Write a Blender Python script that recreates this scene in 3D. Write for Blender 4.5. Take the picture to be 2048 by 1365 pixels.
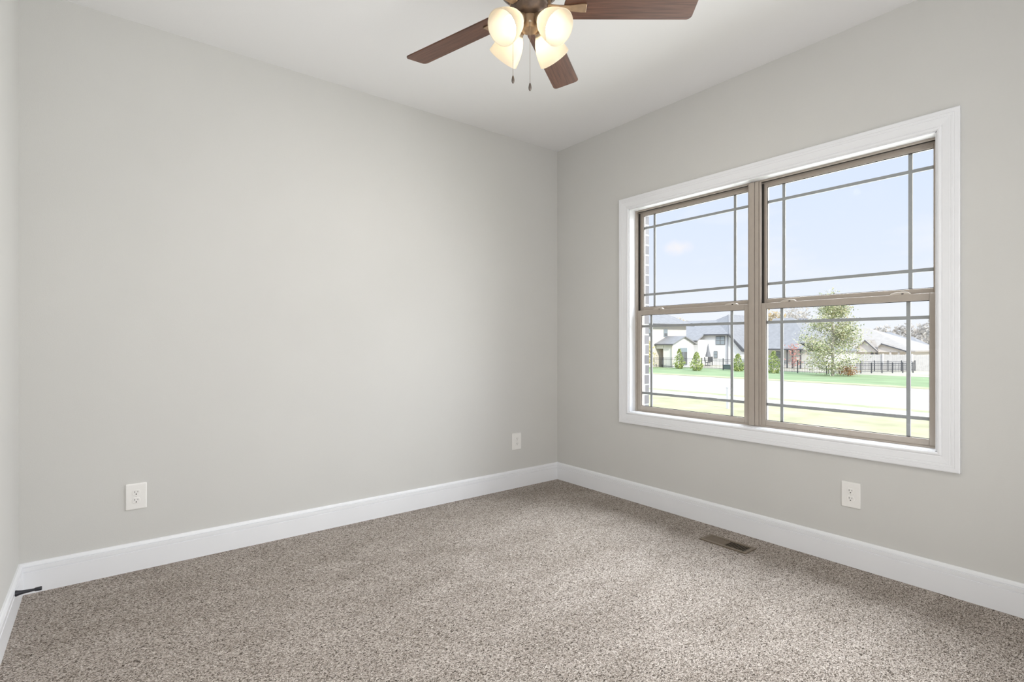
import bpy, bmesh, math, random
from mathutils import Vector, Matrix
random.seed(7)
for o in list(bpy.data.objects):
    bpy.data.objects.remove(o, do_unlink=True)
S = bpy.context.scene
COL = S.collection
PI = math.pi
R = math.radians

# ------------------------------------------------------------------ camera
cd = bpy.data.cameras.new('camera')
cam = bpy.data.objects.new('camera', cd)
COL.objects.link(cam)
cam.location = (-2.9985, -3.219, 1.1333)
cam.rotation_euler = (R(90), 0, R(-38.0))
cd.sensor_width = 36.0
cd.lens = 1044.0 / 2048.0 * 36.0
cd.shift_y = 5.0 / 2048.0
cd.clip_start = 0.02
cd.clip_end = 1000
S.camera = cam

# ------------------------------------------------------------------ colour management
S.view_settings.view_transform = 'Standard'
S.view_settings.look = 'None'
S.view_settings.gamma = 1.0
S.view_settings.use_curve_mapping = False
S.view_settings.exposure = 0.0
S.cycles.use_denoising = True
S.cycles.max_bounces = 14
S.cycles.diffuse_bounces = 8
S.cycles.transparent_max_bounces = 24
S.cycles.sample_clamp_indirect = 6.0
S.cycles.caustics_reflective = False
S.cycles.caustics_refractive = False


# ------------------------------------------------------------------ node helpers
def new_mat(name):
    m = bpy.data.materials.new(name)
    m.use_nodes = True
    nt = m.node_tree
    for n in list(nt.nodes):
        nt.nodes.remove(n)
    return m, nt


def N(nt, kind, **kw):
    n = nt.nodes.new(kind)
    for k, v in kw.items():
        if k.startswith('i_'):
            n.inputs[k[2:].replace('_', ' ')].default_value = v
        else:
            setattr(n, k, v)
    return n


def ramp(nt, stops, interp='LINEAR'):
    n = nt.nodes.new('ShaderNodeValToRGB')
    n.color_ramp.interpolation = interp
    el = n.color_ramp.elements
    while len(el) > 1:
        el.remove(el[0])
    el[0].position = stops[0][0]
    el[0].color = (*stops[0][1], 1)
    for p, c in stops[1:]:
        e = el.new(p)
        e.color = (*c, 1)
    return n


def srgb(r, g, b):
    def f(c):
        c /= 255.0
        return c / 12.92 if c <= 0.04045 else ((c + 0.055) / 1.055) ** 2.4
    return (f(r), f(g), f(b))


# ------------------------------------------------------------------ world: clear sky, brighter overhead than near the horizon
W = bpy.data.worlds.new('sky')
S.world = W
W.use_nodes = True
nt = W.node_tree
for n in list(nt.nodes):
    nt.nodes.remove(n)
tc = N(nt, 'ShaderNodeTexCoord')
sep = N(nt, 'ShaderNodeSeparateXYZ')
nt.links.new(tc.outputs['Generated'], sep.inputs[0])
cr = ramp(nt, [(0.0, (0.90, 0.925, 0.98)), (0.05, (0.86, 0.90, 0.98)), (0.14, (0.765, 0.835, 0.98)), (0.32, (0.69, 0.79, 0.98)), (0.6, (0.68, 0.80, 1.0))])
nt.links.new(sep.outputs['Z'], cr.inputs[0])
# brightness by elevation
LOW, UP = 1.08, 3.0      # strength of the sky near the horizon and overhead
st = ramp(nt, [(0.0, (LOW / UP,) * 3), (0.36, (LOW / UP,) * 3), (0.52, (0.95,) * 3), (1.0, (1.0,) * 3)])
nt.links.new(sep.outputs['Z'], st.inputs[0])
mul = N(nt, 'ShaderNodeMath', operation='MULTIPLY')
mul.inputs[1].default_value = UP
nt.links.new(st.outputs[0], mul.inputs[0])
# thin clouds
ns = N(nt, 'ShaderNodeTexNoise')
ns.inputs['Scale'].default_value = 5.0
ns.inputs['Detail'].default_value = 6.0
mp = N(nt, 'ShaderNodeMapping')
mp.inputs['Scale'].default_value = (1, 1, 3.0)
mp.inputs['Location'].default_value = (0.35, 0.1, 0.0)
nt.links.new(tc.outputs['Generated'], mp.inputs[0])
nt.links.new(mp.outputs[0], ns.inputs['Vector'])
cl = ramp(nt, [(0.52, (0, 0, 0)), (0.72, (0.55, 0.55, 0.55))])
nt.links.new(ns.outputs[0], cl.inputs[0])
mx = N(nt, 'ShaderNodeMix', data_type='RGBA')
nt.links.new(cl.outputs[0], mx.inputs[0])
nt.links.new(cr.outputs[0], mx.inputs[6])
mx.inputs[7].default_value = (0.93, 0.93, 0.96, 1)
dv = N(nt, 'ShaderNodeVectorMath', operation='SUBTRACT')
dv.inputs[1].default_value = (0.8128, 0.5567, 0.1714)
nt.links.new(tc.outputs['Generated'], dv.inputs[0])
dsc = N(nt, 'ShaderNodeVectorMath', operation='MULTIPLY')
dsc.inputs[1].default_value = (1.0, 1.0, 1.9)
nt.links.new(dv.outputs[0], dsc.inputs[0])
ln = N(nt, 'ShaderNodeVectorMath', operation='LENGTH')
nt.links.new(dsc.outputs[0], ln.inputs[0])
wob = N(nt, 'ShaderNodeTexNoise')
wob.inputs['Scale'].default_value = 60.0
nt.links.new(tc.outputs['Generated'], wob.inputs['Vector'])
wa = N(nt, 'ShaderNodeMath', operation='MULTIPLY_ADD')
wa.inputs[1].default_value = 0.03
nt.links.new(wob.outputs[0], wa.inputs[0])
nt.links.new(ln.outputs['Value'], wa.inputs[2])
cb = ramp(nt, [(0.018, (0.8, 0.8, 0.8)), (0.045, (0, 0, 0))])
nt.links.new(wa.outputs[0], cb.inputs[0])
mxc = N(nt, 'ShaderNodeMix', data_type='RGBA')
nt.links.new(cb.outputs[0], mxc.inputs[0])
nt.links.new(mx.outputs[2], mxc.inputs[6])
mxc.inputs[7].default_value = (0.93, 0.90, 0.92, 1)
bg = N(nt, 'ShaderNodeBackground')
nt.links.new(mxc.outputs[2], bg.inputs['Color'])
nt.links.new(mul.outputs[0], bg.inputs['Strength'])
wo = N(nt, 'ShaderNodeOutputWorld')
nt.links.new(bg.outputs[0], wo.inputs[0])

# ------------------------------------------------------------------ sun (behind the house, from the right)
sl = bpy.data.lights.new('sun', 'SUN')
sl.energy = 3.6
sl.angle = R(0.6)
sl.color = (1.0, 0.955, 0.87)
sun = bpy.data.objects.new('sun', sl)
COL.objects.link(sun)
sd = Vector((-0.35, -0.78, 0.50))
sun.rotation_euler = sd.to_track_quat('Z', 'Y').to_euler()
sun.location = (0, -20, 15)

# added fill light behind the camera, set in the front wall opening
al = bpy.data.lights.new('room_fill', 'AREA')
al.shape = 'RECTANGLE'
al.size = 2.3
al.size_y = 2.2
al.energy = 42.5
al.color = (1.0, 0.995, 0.985)
fill = bpy.data.objects.new('room_fill', al)
COL.objects.link(fill)
fill.location = (-1.95, -3.62, 1.25)
fill.rotation_euler = (R(102), 0, 0)


# added area light at the window, boosts the daylight coming into the room
wl = bpy.data.lights.new('window_fill', 'AREA')
wl.shape = 'RECTANGLE'
wl.size = 1.74
wl.size_y = 1.42
wl.spread = R(122)
wl.energy = 39.5
wl.color = (0.97, 0.985, 1.0)
win = bpy.data.objects.new('window_fill', wl)
COL.objects.link(win)
win.location = (0.146, -1.649, 1.37)
win.rotation_euler = (R(90), 0, R(90))
# added area light outside above the window, imitates light from the high sky
ul = bpy.data.lights.new('sky_fill', 'AREA')
ul.shape = 'RECTANGLE'
ul.size = 2.6
ul.size_y = 1.6
ul.energy = 330.0
ul.color = (0.92, 0.97, 1.0)
usk = bpy.data.objects.new('sky_fill', ul)
COL.objects.link(usk)
usk.location = (1.9, -1.649, 3.5)
usk.rotation_euler = Vector((1.9, 0, 2.0)).to_track_quat('Z', 'Y').to_euler()


# ------------------------------------------------------------------ materials
def principled(name, col, rough=0.5, metal=0.0, spec=0.5, bump=None, noise=None):
    m, nt = new_mat(name)
    b = N(nt, 'ShaderNodeBsdfPrincipled')
    b.inputs['Base Color'].default_value = (*col, 1)
    b.inputs['Roughness'].default_value = rough
    b.inputs['Metallic'].default_value = metal
    b.inputs['Specular IOR Level'].default_value = spec
    out = N(nt, 'ShaderNodeOutputMaterial')
    nt.links.new(b.outputs[0], out.inputs[0])
    tc = N(nt, 'ShaderNodeTexCoord')
    if noise:
        sc, amt = noise
        nz = N(nt, 'ShaderNodeTexNoise')
        nz.inputs['Scale'].default_value = sc
        nz.inputs['Detail'].default_value = 5
        nt.links.new(tc.outputs['Object'], nz.inputs['Vector'])
        rp = ramp(nt, [(0.3, tuple(c * (1 - amt) for c in col)), (0.7, tuple(min(1, c * (1 + amt)) for c in col))])
        nt.links.new(nz.outputs[0], rp.inputs[0])
        nt.links.new(rp.outputs[0], b.inputs['Base Color'])
    if bump:
        sc, stg, dist = bump
        nz2 = N(nt, 'ShaderNodeTexNoise')
        nz2.inputs['Scale'].default_value = sc
        nz2.inputs['Detail'].default_value = 3
        nt.links.new(tc.outputs['Object'], nz2.inputs['Vector'])
        bp = N(nt, 'ShaderNodeBump')
        bp.inputs['Strength'].default_value = stg
        bp.inputs['Distance'].default_value = dist
        nt.links.new(nz2.outputs[0], bp.inputs['Height'])
        nt.links.new(bp.outputs[0], b.inputs['Normal'])
    return m


M = {}
M['wall'] = principled('wall_paint', (0.604, 0.600, 0.582), 0.62, spec=0.25, bump=(190, 0.12, 0.002), noise=(2.5, 0.012))
M['ceiling'] = principled('ceiling_paint', (0.795, 0.792, 0.795), 0.8, spec=0.2, bump=(120, 0.1, 0.002))
M['trim'] = principled('white_trim_paint', (0.80, 0.81, 0.835), 0.28, spec=0.45, noise=(6, 0.01))
M['vinyl'] = principled('tan_vinyl', (0.40, 0.352, 0.305), 0.38, spec=0.4, noise=(30, 0.03))
M['gasket'] = principled('gasket_and_shade', (0.03, 0.028, 0.026), 0.5)
M['grid'] = principled('grid_bar_tan', (0.335, 0.345, 0.35), 0.5, noise=(20, 0.03))
M['lock'] = principled('lock_tan', (0.52, 0.47, 0.41), 0.35)
M['plate'] = principled('outlet_plastic', (0.82, 0.81, 0.79), 0.3, spec=0.5, noise=(40, 0.01))
M['dark'] = principled('dark_slot', (0.012, 0.011, 0.010), 0.6)
M['screw'] = principled('painted_screw', (0.7, 0.69, 0.67), 0.35)
M['vent'] = principled('bronze_vent', (0.175, 0.138, 0.10), 0.45, metal=0.2, noise=(60, 0.08))
M['stop'] = principled('black_doorstop', (0.022, 0.023, 0.030), 0.38, spec=0.5)
M['bronze'] = principled('brushed_bronze', (0.36, 0.25, 0.16), 0.40, metal=0.6, noise=(40, 0.12))
M['bronze_dark'] = principled('oiled_bronze', (0.12, 0.085, 0.065), 0.42, metal=0.6, noise=(50, 0.18))
M['chain'] = principled('chain_metal', (0.30, 0.24, 0.19), 0.35, metal=0.9)
M['fob'] = principled('nickel_fob', (0.20, 0.17, 0.15), 0.3, metal=0.8)

# wood blades
m, nt = new_mat('walnut_blade')
b = N(nt, 'ShaderNodeBsdfPrincipled')
b.inputs['Roughness'].default_value = 0.42
tc = N(nt, 'ShaderNodeTexCoord')
mp = N(nt, 'ShaderNodeMapping')
mp.inputs['Scale'].default_value = (2.2, 46, 20)
nt.links.new(tc.outputs['Object'], mp.inputs[0])
nz = N(nt, 'ShaderNodeTexNoise')
nz.inputs['Scale'].default_value = 2.6
nz.inputs['Detail'].default_value = 7
nz.inputs['Distortion'].default_value = 0.8
nt.links.new(mp.outputs[0], nz.inputs['Vector'])
rp = ramp(nt, [(0.25, (0.050, 0.021, 0.013)), (0.5, (0.100, 0.042, 0.024)), (0.75, (0.155, 0.070, 0.042))])
nt.links.new(nz.outputs[0], rp.inputs[0])
nt.links.new(rp.outputs[0], b.inputs['Base Color'])
out = N(nt, 'ShaderNodeOutputMaterial')
nt.links.new(b.outputs[0], out.inputs[0])
M['wood'] = m

# frosted glass shade
m, nt = new_mat('frosted_glass')
df = N(nt, 'ShaderNodeBsdfDiffuse')
df.inputs['Color'].default_value = (0.76, 0.72, 0.65, 1)
tr = N(nt, 'ShaderNodeBsdfTranslucent')
tr.inputs['Color'].default_value = (0.95, 0.89, 0.78, 1)
mx = N(nt, 'ShaderNodeMixShader')
mx.inputs[0].default_value = 0.68
nt.links.new(df.outputs[0], mx.inputs[1])
nt.links.new(tr.outputs[0], mx.inputs[2])
gl = N(nt, 'ShaderNodeBsdfGlossy')
gl.inputs['Roughness'].default_value = 0.25
mx2 = N(nt, 'ShaderNodeMixShader')
mx2.inputs[0].default_value = 0.04
nt.links.new(mx.outputs[0], mx2.inputs[1])
nt.links.new(gl.outputs[0], mx2.inputs[2])
out = N(nt, 'ShaderNodeOutputMaterial')
nt.links.new(mx2.outputs[0], out.inputs[0])
M['shade'] = m

m, nt = new_mat('lit_bulb')
em = N(nt, 'ShaderNodeEmission')
em.inputs['Color'].default_value = (1.0, 0.89, 0.72, 1)
em.inputs['Strength'].default_value = 8.5
out = N(nt, 'ShaderNodeOutputMaterial')
nt.links.new(em.outputs[0], out.inputs[0])
M['bulb'] = m

# window glass
m, nt = new_mat('window_glass')
tb = N(nt, 'ShaderNodeBsdfTransparent')
tb.inputs['Color'].default_value = (0.98, 0.985, 0.985, 1)
gb = N(nt, 'ShaderNodeBsdfGlossy')
gb.inputs['Roughness'].default_value = 0.0
lw = N(nt, 'ShaderNodeLayerWeight')
lw.inputs['Blend'].default_value = 0.5
pw = N(nt, 'ShaderNodeMath', operation='POWER')
pw.inputs[1].default_value = 4.5
nt.links.new(lw.outputs['Facing'], pw.inputs[0])
fr = N(nt, 'ShaderNodeMath', operation='MULTIPLY_ADD')
fr.inputs[1].default_value = 0.6
fr.inputs[2].default_value = 0.004
nt.links.new(pw.outputs[0], fr.inputs[0])
mx = N(nt, 'ShaderNodeMixShader')
nt.links.new(fr.outputs[0], mx.inputs[0])
nt.links.new(tb.outputs[0], mx.inputs[1])
nt.links.new(gb.outputs[0], mx.inputs[2])
out = N(nt, 'ShaderNodeOutputMaterial')
nt.links.new(mx.outputs[0], out.inputs[0])
M['glass'] = m

# carpet: twisted pile, flecked grey-beige
m, nt = new_mat('carpet')
b = N(nt, 'ShaderNodeBsdfPrincipled')
b.inputs['Roughness'].default_value = 0.95
b.inputs['Specular IOR Level'].default_value = 0.05
tc = N(nt, 'ShaderNodeTexCoord')
warp = N(nt, 'ShaderNodeTexNoise')
warp.inputs['Scale'].default_value = 60
nt.links.new(tc.outputs['Object'], warp.inputs['Vector'])
addv = N(nt, 'ShaderNodeVectorMath', operation='MULTIPLY_ADD')
addv.inputs[1].default_value = (0.012, 0.012, 0.012)
nt.links.new(warp.outputs['Color'], addv.inputs[0])
nt.links.new(tc.outputs['Object'], addv.inputs[2])
mp = N(nt, 'ShaderNodeMapping')
mp.inputs['Rotation'].default_value = (0, 0, R(25))
mp.inputs['Scale'].default_value = (1.0, 1.5, 1.0)
nt.links.new(addv.outputs[0], mp.inputs[0])
vo = N(nt, 'ShaderNodeTexVoronoi')
vo.inputs['Scale'].default_value = 235
nt.links.new(mp.outputs[0], vo.inputs['Vector'])
sepc = N(nt, 'ShaderNodeSeparateColor')
nt.links.new(vo.outputs['Color'], sepc.inputs[0])
rp = ramp(nt, [(0.0, (0.05, 0.041, 0.034)), (0.13, (0.15, 0.126, 0.106)), (0.32, (0.345, 0.300, 0.262)), (0.7, (0.50, 0.445, 0.400)), (1.0, (0.70, 0.645, 0.60))])
nt.links.new(sepc.outputs[0], rp.inputs[0])
# gap between tufts
gp = ramp(nt, [(0.40, (1, 1, 1)), (0.90, (0.45, 0.43, 0.41))])
nt.links.new(vo.outputs['Distance'], gp.inputs[0])
mg = N(nt, 'ShaderNodeMix', data_type='RGBA', blend_type='MULTIPLY')
mg.inputs[0].default_value = 1.0
nt.links.new(rp.outputs[0], mg.inputs[6])
nt.links.new(gp.outputs[0], mg.inputs[7])
# brushed patches of pile
mpn = N(nt, 'ShaderNodeMapping')
mpn.inputs['Rotation'].default_value = (0, 0, R(-20))
mpn.inputs['Scale'].default_value = (1.0, 2.2, 1.0)
nt.links.new(tc.outputs['Object'], mpn.inputs[0])
pn = N(nt, 'ShaderNodeTexNoise')
pn.inputs['Scale'].default_value = 2.4
pn.inputs['Detail'].default_value = 3
pn.inputs['Distortion'].default_value = 0.6
nt.links.new(mpn.outputs[0], pn.inputs['Vector'])
pr = ramp(nt, [(0.35, (0.91, 0.90, 0.89)), (0.65, (1.08, 1.08, 1.085))])
nt.links.new(pn.outputs[0], pr.inputs[0])
mg2 = N(nt, 'ShaderNodeMix', data_type='RGBA', blend_type='MULTIPLY')
mg2.inputs[0].default_value = 1.0
nt.links.new(mg.outputs[2], mg2.inputs[6])
nt.links.new(pr.outputs[0], mg2.inputs[7])
nt.links.new(mg2.outputs[2], b.inputs['Base Color'])
inv = N(nt, 'ShaderNodeMath', operation='SUBTRACT')
inv.inputs[0].default_value = 1.0
nt.links.new(vo.outputs['Distance'], inv.inputs[1])
bp = N(nt, 'ShaderNodeBump')
bp.inputs['Strength'].default_value = 0.7
bp.inputs['Distance'].default_value = 0.003
nt.links.new(inv.outputs[0], bp.inputs['Height'])
nt.links.new(bp.outputs[0], b.inputs['Normal'])
out = N(nt, 'ShaderNodeOutputMaterial')
nt.links.new(b.outputs[0], out.inputs[0])
M['carpet'] = m

# brick veneer outside
m, nt = new_mat('painted_brick')
b = N(nt, 'ShaderNodeBsdfPrincipled')
b.inputs['Roughness'].default_value = 0.85
tc = N(nt, 'ShaderNodeTexCoord')
mp = N(nt, 'ShaderNodeMapping')
mp.inputs['Rotation'].default_value = (R(90), 0, 0)
nt.links.new(tc.outputs['Object'], mp.inputs[0])
bk = N(nt, 'ShaderNodeTexBrick')
bk.inputs['Color1'].default_value = (0.22, 0.21, 0.22, 1)
bk.inputs['Color2'].default_value = (0.29, 0.275, 0.285, 1)
bk.inputs['Mortar'].default_value = (0.55, 0.54, 0.53, 1)
bk.inputs['Scale'].default_value = 1.0
bk.inputs['Brick Width'].default_value = 0.2
bk.inputs['Row Height'].default_value = 0.075
bk.inputs['Mortar Size'].default_value = 0.0055
nt.links.new(mp.outputs[0], bk.inputs['Vector'])
nt.links.new(bk.outputs[0], b.inputs['Base Color'])
out = N(nt, 'ShaderNodeOutputMaterial')
nt.links.new(b.outputs[0], out.inputs[0])
M['brick'] = m

M['lawn_near'] = principled('dry_lawn', (0.46, 0.43, 0.27), 0.95, spec=0.0, noise=(0.9, 0.16))
M['lawn_far'] = principled('green_lawn', (0.285, 0.355, 0.20), 0.95, spec=0.0, noise=(0.5, 0.10))
M['verge'] = principled('verge_grass', (0.42, 0.42, 0.26), 0.95, spec=0.0, noise=(1.2, 0.15))
M['yard'] = principled('yard_ground', (0.46, 0.42, 0.33), 0.95, spec=0.0, noise=(0.25, 0.15))
M['concrete'] = principled('pale_concrete', (0.62, 0.60, 0.57), 0.9, spec=0.1, noise=(1.0, 0.05))
M['asphalt'] = principled('pale_road', (0.47, 0.415, 0.372), 0.9, spec=0.1, noise=(0.4, 0.06))
M['white_wall'] = principled('white_house_wall', (0.80, 0.79, 0.77), 0.8, spec=0.1, noise=(3, 0.015))
M['cream_wall'] = principled('cream_house_wall', (0.76, 0.71, 0.64), 0.8, spec=0.1, noise=(3, 0.02))
M['tan_wall'] = principled('tan_house_wall', (0.66, 0.60, 0.54), 0.8, spec=0.1, noise=(3, 0.02))
M['roof_gray'] = principled('blue_gray_shingle', (0.285, 0.280, 0.278), 0.9, spec=0.1, noise=(2.5, 0.09))
M['roof_tan'] = principled('tan_shingle', (0.40, 0.365, 0.325), 0.9, spec=0.1, noise=(2.5, 0.07))
M['gutter'] = principled('dark_gutter', (0.10, 0.10, 0.105), 0.5)
M['win_pane'] = principled('house_window_pane', (0.30, 0.34, 0.36), 0.15, spec=0.6)
M['win_dark'] = principled('house_window_dark', (0.16, 0.16, 0.16), 0.2, spec=0.6)
M['fence'] = principled('black_fence_metal', (0.06, 0.062, 0.07), 0.5)
M['wood_fence'] = principled('weathered_fence', (0.52, 0.50, 0.48), 0.85, spec=0.1, noise=(4, 0.08))
M['wood_post'] = principled('pale_fence_post', (0.72, 0.69, 0.66), 0.85, spec=0.1)
M['bark'] = principled('grey_bark', (0.36, 0.33, 0.29), 0.9, noise=(8, 0.2))
M['umbrella'] = principled('grey_canvas', (0.22, 0.22, 0.23), 0.9)
M['unit'] = principled('grey_metal_box', (0.30, 0.30, 0.32), 0.6)
M['unit_green'] = principled('dark_green_box', (0.10, 0.13, 0.13), 0.6)
M['stake'] = principled('white_post', (0.55, 0.55, 0.57), 0.5)


def leaf_mat(name, cols):
    m, nt = new_mat(name)
    g = N(nt, 'ShaderNodeNewGeometry')
    rp = ramp(nt, [(i / max(1, len(cols) - 1), c) for i, c in enumerate(cols)])
    nt.links.new(g.outputs['Random Per Island'], rp.inputs[0])
    d = N(nt, 'ShaderNodeBsdfDiffuse')
    t = N(nt, 'ShaderNodeBsdfTranslucent')
    nt.links.new(rp.outputs[0], d.inputs[0])
    nt.links.new(rp.outputs[0], t.inputs[0])
    mx = N(nt, 'ShaderNodeMixShader')
    mx.inputs[0].default_value = 0.3
    nt.links.new(d.outputs[0], mx.inputs[1])
    nt.links.new(t.outputs[0], mx.inputs[2])
    out = N(nt, 'ShaderNodeOutputMaterial')
    nt.links.new(mx.outputs[0], out.inputs[0])
    return m


M['magnolia'] = leaf_mat('magnolia_leaves', [(0.12, 0.15, 0.10), (0.30, 0.34, 0.16), (0.50, 0.52, 0.27), (0.68, 0.66, 0.42), (0.82, 0.80, 0.68), (0.52, 0.41, 0.25)])
M['shrub'] = leaf_mat('shrub_leaves', [(0.14, 0.19, 0.07), (0.30, 0.37, 0.12), (0.48, 0.53, 0.20), (0.64, 0.66, 0.34)])
M['yellow_leaf'] = leaf_mat('yellow_leaves', [(0.62, 0.50, 0.18), (0.70, 0.60, 0.28), (0.55, 0.52, 0.24), (0.75, 0.68, 0.42)])
M['autumn'] = leaf_mat('autumn_leaves', [(0.52, 0.38, 0.20), (0.56, 0.46, 0.30), (0.55, 0.50, 0.38), (0.58, 0.53, 0.45)])
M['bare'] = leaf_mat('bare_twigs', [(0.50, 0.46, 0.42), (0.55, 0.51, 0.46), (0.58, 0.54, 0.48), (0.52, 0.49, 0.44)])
M['red_leaf'] = leaf_mat('red_leaves', [(0.48, 0.20, 0.18), (0.60, 0.32, 0.28), (0.55, 0.26, 0.20)])
M['brown_leaf'] = leaf_mat('brown_leaves', [(0.36, 0.18, 0.09), (0.50, 0.28, 0.14), (0.30, 0.22, 0.12)])


# ------------------------------------------------------------------ mesh helpers
class MB:
    def __init__(self):
        self.bm = bmesh.new()

    def face(self, pts):
        vs = [self.bm.verts.new(p) for p in pts]
        return self.bm.faces.new(vs)

    def box(self, x0, x1, y0, y1, z0, z1):
        v = [self.bm.verts.new((x, y, z)) for z in (z0, z1) for y in (y0, y1) for x in (x0, x1)]
        for f in ((0, 2, 3, 1), (4, 5, 7, 6), (0, 1, 5, 4), (2, 6, 7, 3), (0, 4, 6, 2), (1, 3, 7, 5)):
            self.bm.faces.new([v[i] for i in f])
        return self

    def prism(self, poly, axis, a, b):
        """closed polygon in the two other axes, extruded along axis from a to b"""
        def mk(p, t):
            if axis == 'x':
                return (t, p[0], p[1])
            if axis == 'y':
                return (p[0], t, p[1])
            return (p[0], p[1], t)
        va = [self.bm.verts.new(mk(p, a)) for p in poly]
        vb = [self.bm.verts.new(mk(p, b)) for p in poly]
        self.bm.faces.new(va)
        self.bm.faces.new(vb)
        n = len(poly)
        for i in range(n):
            self.bm.faces.new([va[i], va[(i + 1) % n], vb[(i + 1) % n], vb[i]])
        return self

    def lathe(self, prof, seg=32, mat=None, cap0=True, cap1=True):
        """profile of (r, z) turned round the z axis, then moved by matrix mat"""
        mat = mat or Matrix.Identity(4)
        rings = []
        for r, z in prof:
            if r < 1e-6:
                rings.append([self.bm.verts.new(mat @ Vector((0, 0, z)))])
            else:
                rings.append([self.bm.verts.new(mat @ Vector((r * math.cos(2 * PI * i / seg), r * math.sin(2 * PI * i / seg), z))) for i in range(seg)])
        for a, b in zip(rings, rings[1:]):
            if len(a) == 1 and len(b) == 1:
                continue
            for i in range(seg):
                j = (i + 1) % seg
                if len(a) == 1:
                    self.bm.faces.new([a[0], b[j], b[i]])
                elif len(b) == 1:
                    self.bm.faces.new([a[i], a[j], b[0]])
                else:
                    self.bm.faces.new([a[i], a[j], b[j], b[i]])
        if cap0 and len(rings[0]) > 1:
            self.bm.faces.new(rings[0])
        if cap1 and len(rings[-1]) > 1:
            self.bm.faces.new(rings[-1])
        return self

    def tube(self, p, q, r0, r1=None, seg=10):
        r1 = r0 if r1 is None else r1
        p, q = Vector(p), Vector(q)
        d = q - p
        mat = Matrix.Translation(p) @ d.to_track_quat('Z', 'Y').to_matrix().to_4x4()
        return self.lathe([(r0, 0), (r1, d.length)], seg, mat)

    def build(self, name, mat, parent=None, smooth=False, bevel=0.0, loc=None):
        bmesh.ops.recalc_face_normals(self.bm, faces=self.bm.faces)
        me = bpy.data.meshes.new(name)
        self.bm.to_mesh(me)
        self.bm.free()
        me.materials.append(mat)
        if smooth:
            me.polygons.foreach_set('use_smooth', [True] * len(me.polygons))
            me.set_sharp_from_angle(angle=R(38))
        o = bpy.data.objects.new(name, me)
        COL.objects.link(o)
        if parent:
            o.parent = parent
        if loc:
            o.location = loc
        if bevel:
            md = o.modifiers.new('bevel', 'BEVEL')
            md.width = bevel
            md.segments = 2
            md.limit_method = 'ANGLE'
            md.angle_limit = R(40)
        return o


def struct(o):
    o['kind'] = 'structure'
    return o


def tag(o, label, cat, group=None, kind=None):
    o['label'] = label
    o['category'] = cat
    if group:
        o['group'] = group
    if kind:
        o['kind'] = kind
    return o


def thing(name, loc, label, cat, group=None, rotz=0.0):
    o = bpy.data.objects.new(name, None)
    o.empty_display_size = 0.1
    COL.objects.link(o)
    o.location = loc
    o.rotation_euler = (0, 0, rotz)
    return tag(o, label, cat, group)


def copy_thing(o, parent=None):
    c = o.copy()
    COL.objects.link(c)
    c.parent = parent
    for ch in [x for x in bpy.data.objects if x.parent == o]:
        copy_thing(ch, c)
    return c


# ------------------------------------------------------------------ room shell
XL, H = -3.302, 2.743
YF = -3.55          # front wall with the doorway
WY0, WY1, WZ0, WZ1 = -2.534, -0.764, 0.638, 2.102     # finished window opening

struct(MB().box(XL - 0.15, 0.0, -5.2, 0.0, -0.12, 0.0).build('floor', M['carpet']))
struct(MB().box(XL - 0.15, 0.14, -5.2, 0.15, H, H + 0.12).build('ceiling', M['ceiling']))
struct(MB().box(XL - 0.15, 0.14, 0.0, 0.15, -0.12, H).build('wall_back', M['wall']))
struct(MB().box(XL - 0.15, XL, -5.2, 0.0, 0.0, H).build('wall_left', M['wall']))
wr = MB()
wr.box(0, 0.14, -5.2, WY0, -0.12, H)
wr.box(0, 0.14, WY1, 0.0, -0.12, H)
wr.box(0, 0.14, WY0, WY1, -0.12, WZ0)
wr.box(0, 0.14, WY0, WY1, WZ1, H)
struct(wr.build('wall_right', M['wall']))
wf = MB()
wf.box(XL, -3.15, YF - 0.12, YF, 0, H)
wf.box(-0.75, 0, YF - 0.12, YF, 0, H)
wf.box(-3.15, -0.75, YF - 0.12, YF, 2.4, H)
struct(wf.build('wall_front', M['wall']))
struct(MB().box(XL - 0.15, 0.14, -5.35, -5.2, -0.12, H).build('wall_hall', M['wall']))
ex = MB()
ex.box(0.14, 0.25, -5.2, WY0 - 0.012, -1.6, H + 0.2)
ex.box(0.14, 0.25, WY1 + 0.019, 0.6, -1.6, H + 0.2)
ex.box(0.14, 0.25, WY0 - 0.012, WY1 + 0.019, -1.6, WZ0 - 0.03)
ex.box(0.14, 0.25, WY0 - 0.012, WY1 + 0.019, WZ1 + 0.02, H + 0.2)
struct(ex.build('wall_outside', M['brick']))

# baseboards: flat face, two grooves, stepped cap
BB = [(0, 0), (0.016, 0), (0.016, 0.0965), (0.0115, 0.0985), (0.0115, 0.1003), (0.0150, 0.1015), (0.0150, 0.119), (0.0100, 0.1205), (0.0100, 0.1222),
      (0.0135, 0.1240), (0.0105, 0.1330), (0.0060, 0.1380), (0, 0.1390)]


def baseboard(name, p, q, nrm):
    """profile swept from p to q (xy), mitred at both ends; nrm points into the room"""
    mb = MB()
    d = (Vector(q) - Vector(p)).normalized()
    n = Vector(nrm)
    ra, rb = [], []
    for t, z in BB:
        a = Vector(p) + n * t + d * t
        b2 = Vector(q) + n * t - d * t
        ra.append(mb.bm.verts.new((a.x, a.y, z)))
        rb.append(mb.bm.verts.new((b2.x, b2.y, z)))
    for i in range(len(BB)):
        j = (i + 1) % len(BB)
        mb.bm.faces.new([ra[i], ra[j], rb[j], rb[i]])
    mb.bm.faces.new(ra)
    mb.bm.faces.new(rb)
    return struct(mb.build(name, M['trim']))


baseboard('baseboard_back', (XL, 0), (0, 0), (0, -1))
baseboard('baseboard_right', (0, 0), (0, YF), (-1, 0))
baseboard('baseboard_left', (XL, YF), (XL, 0), (1, 0))

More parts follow.
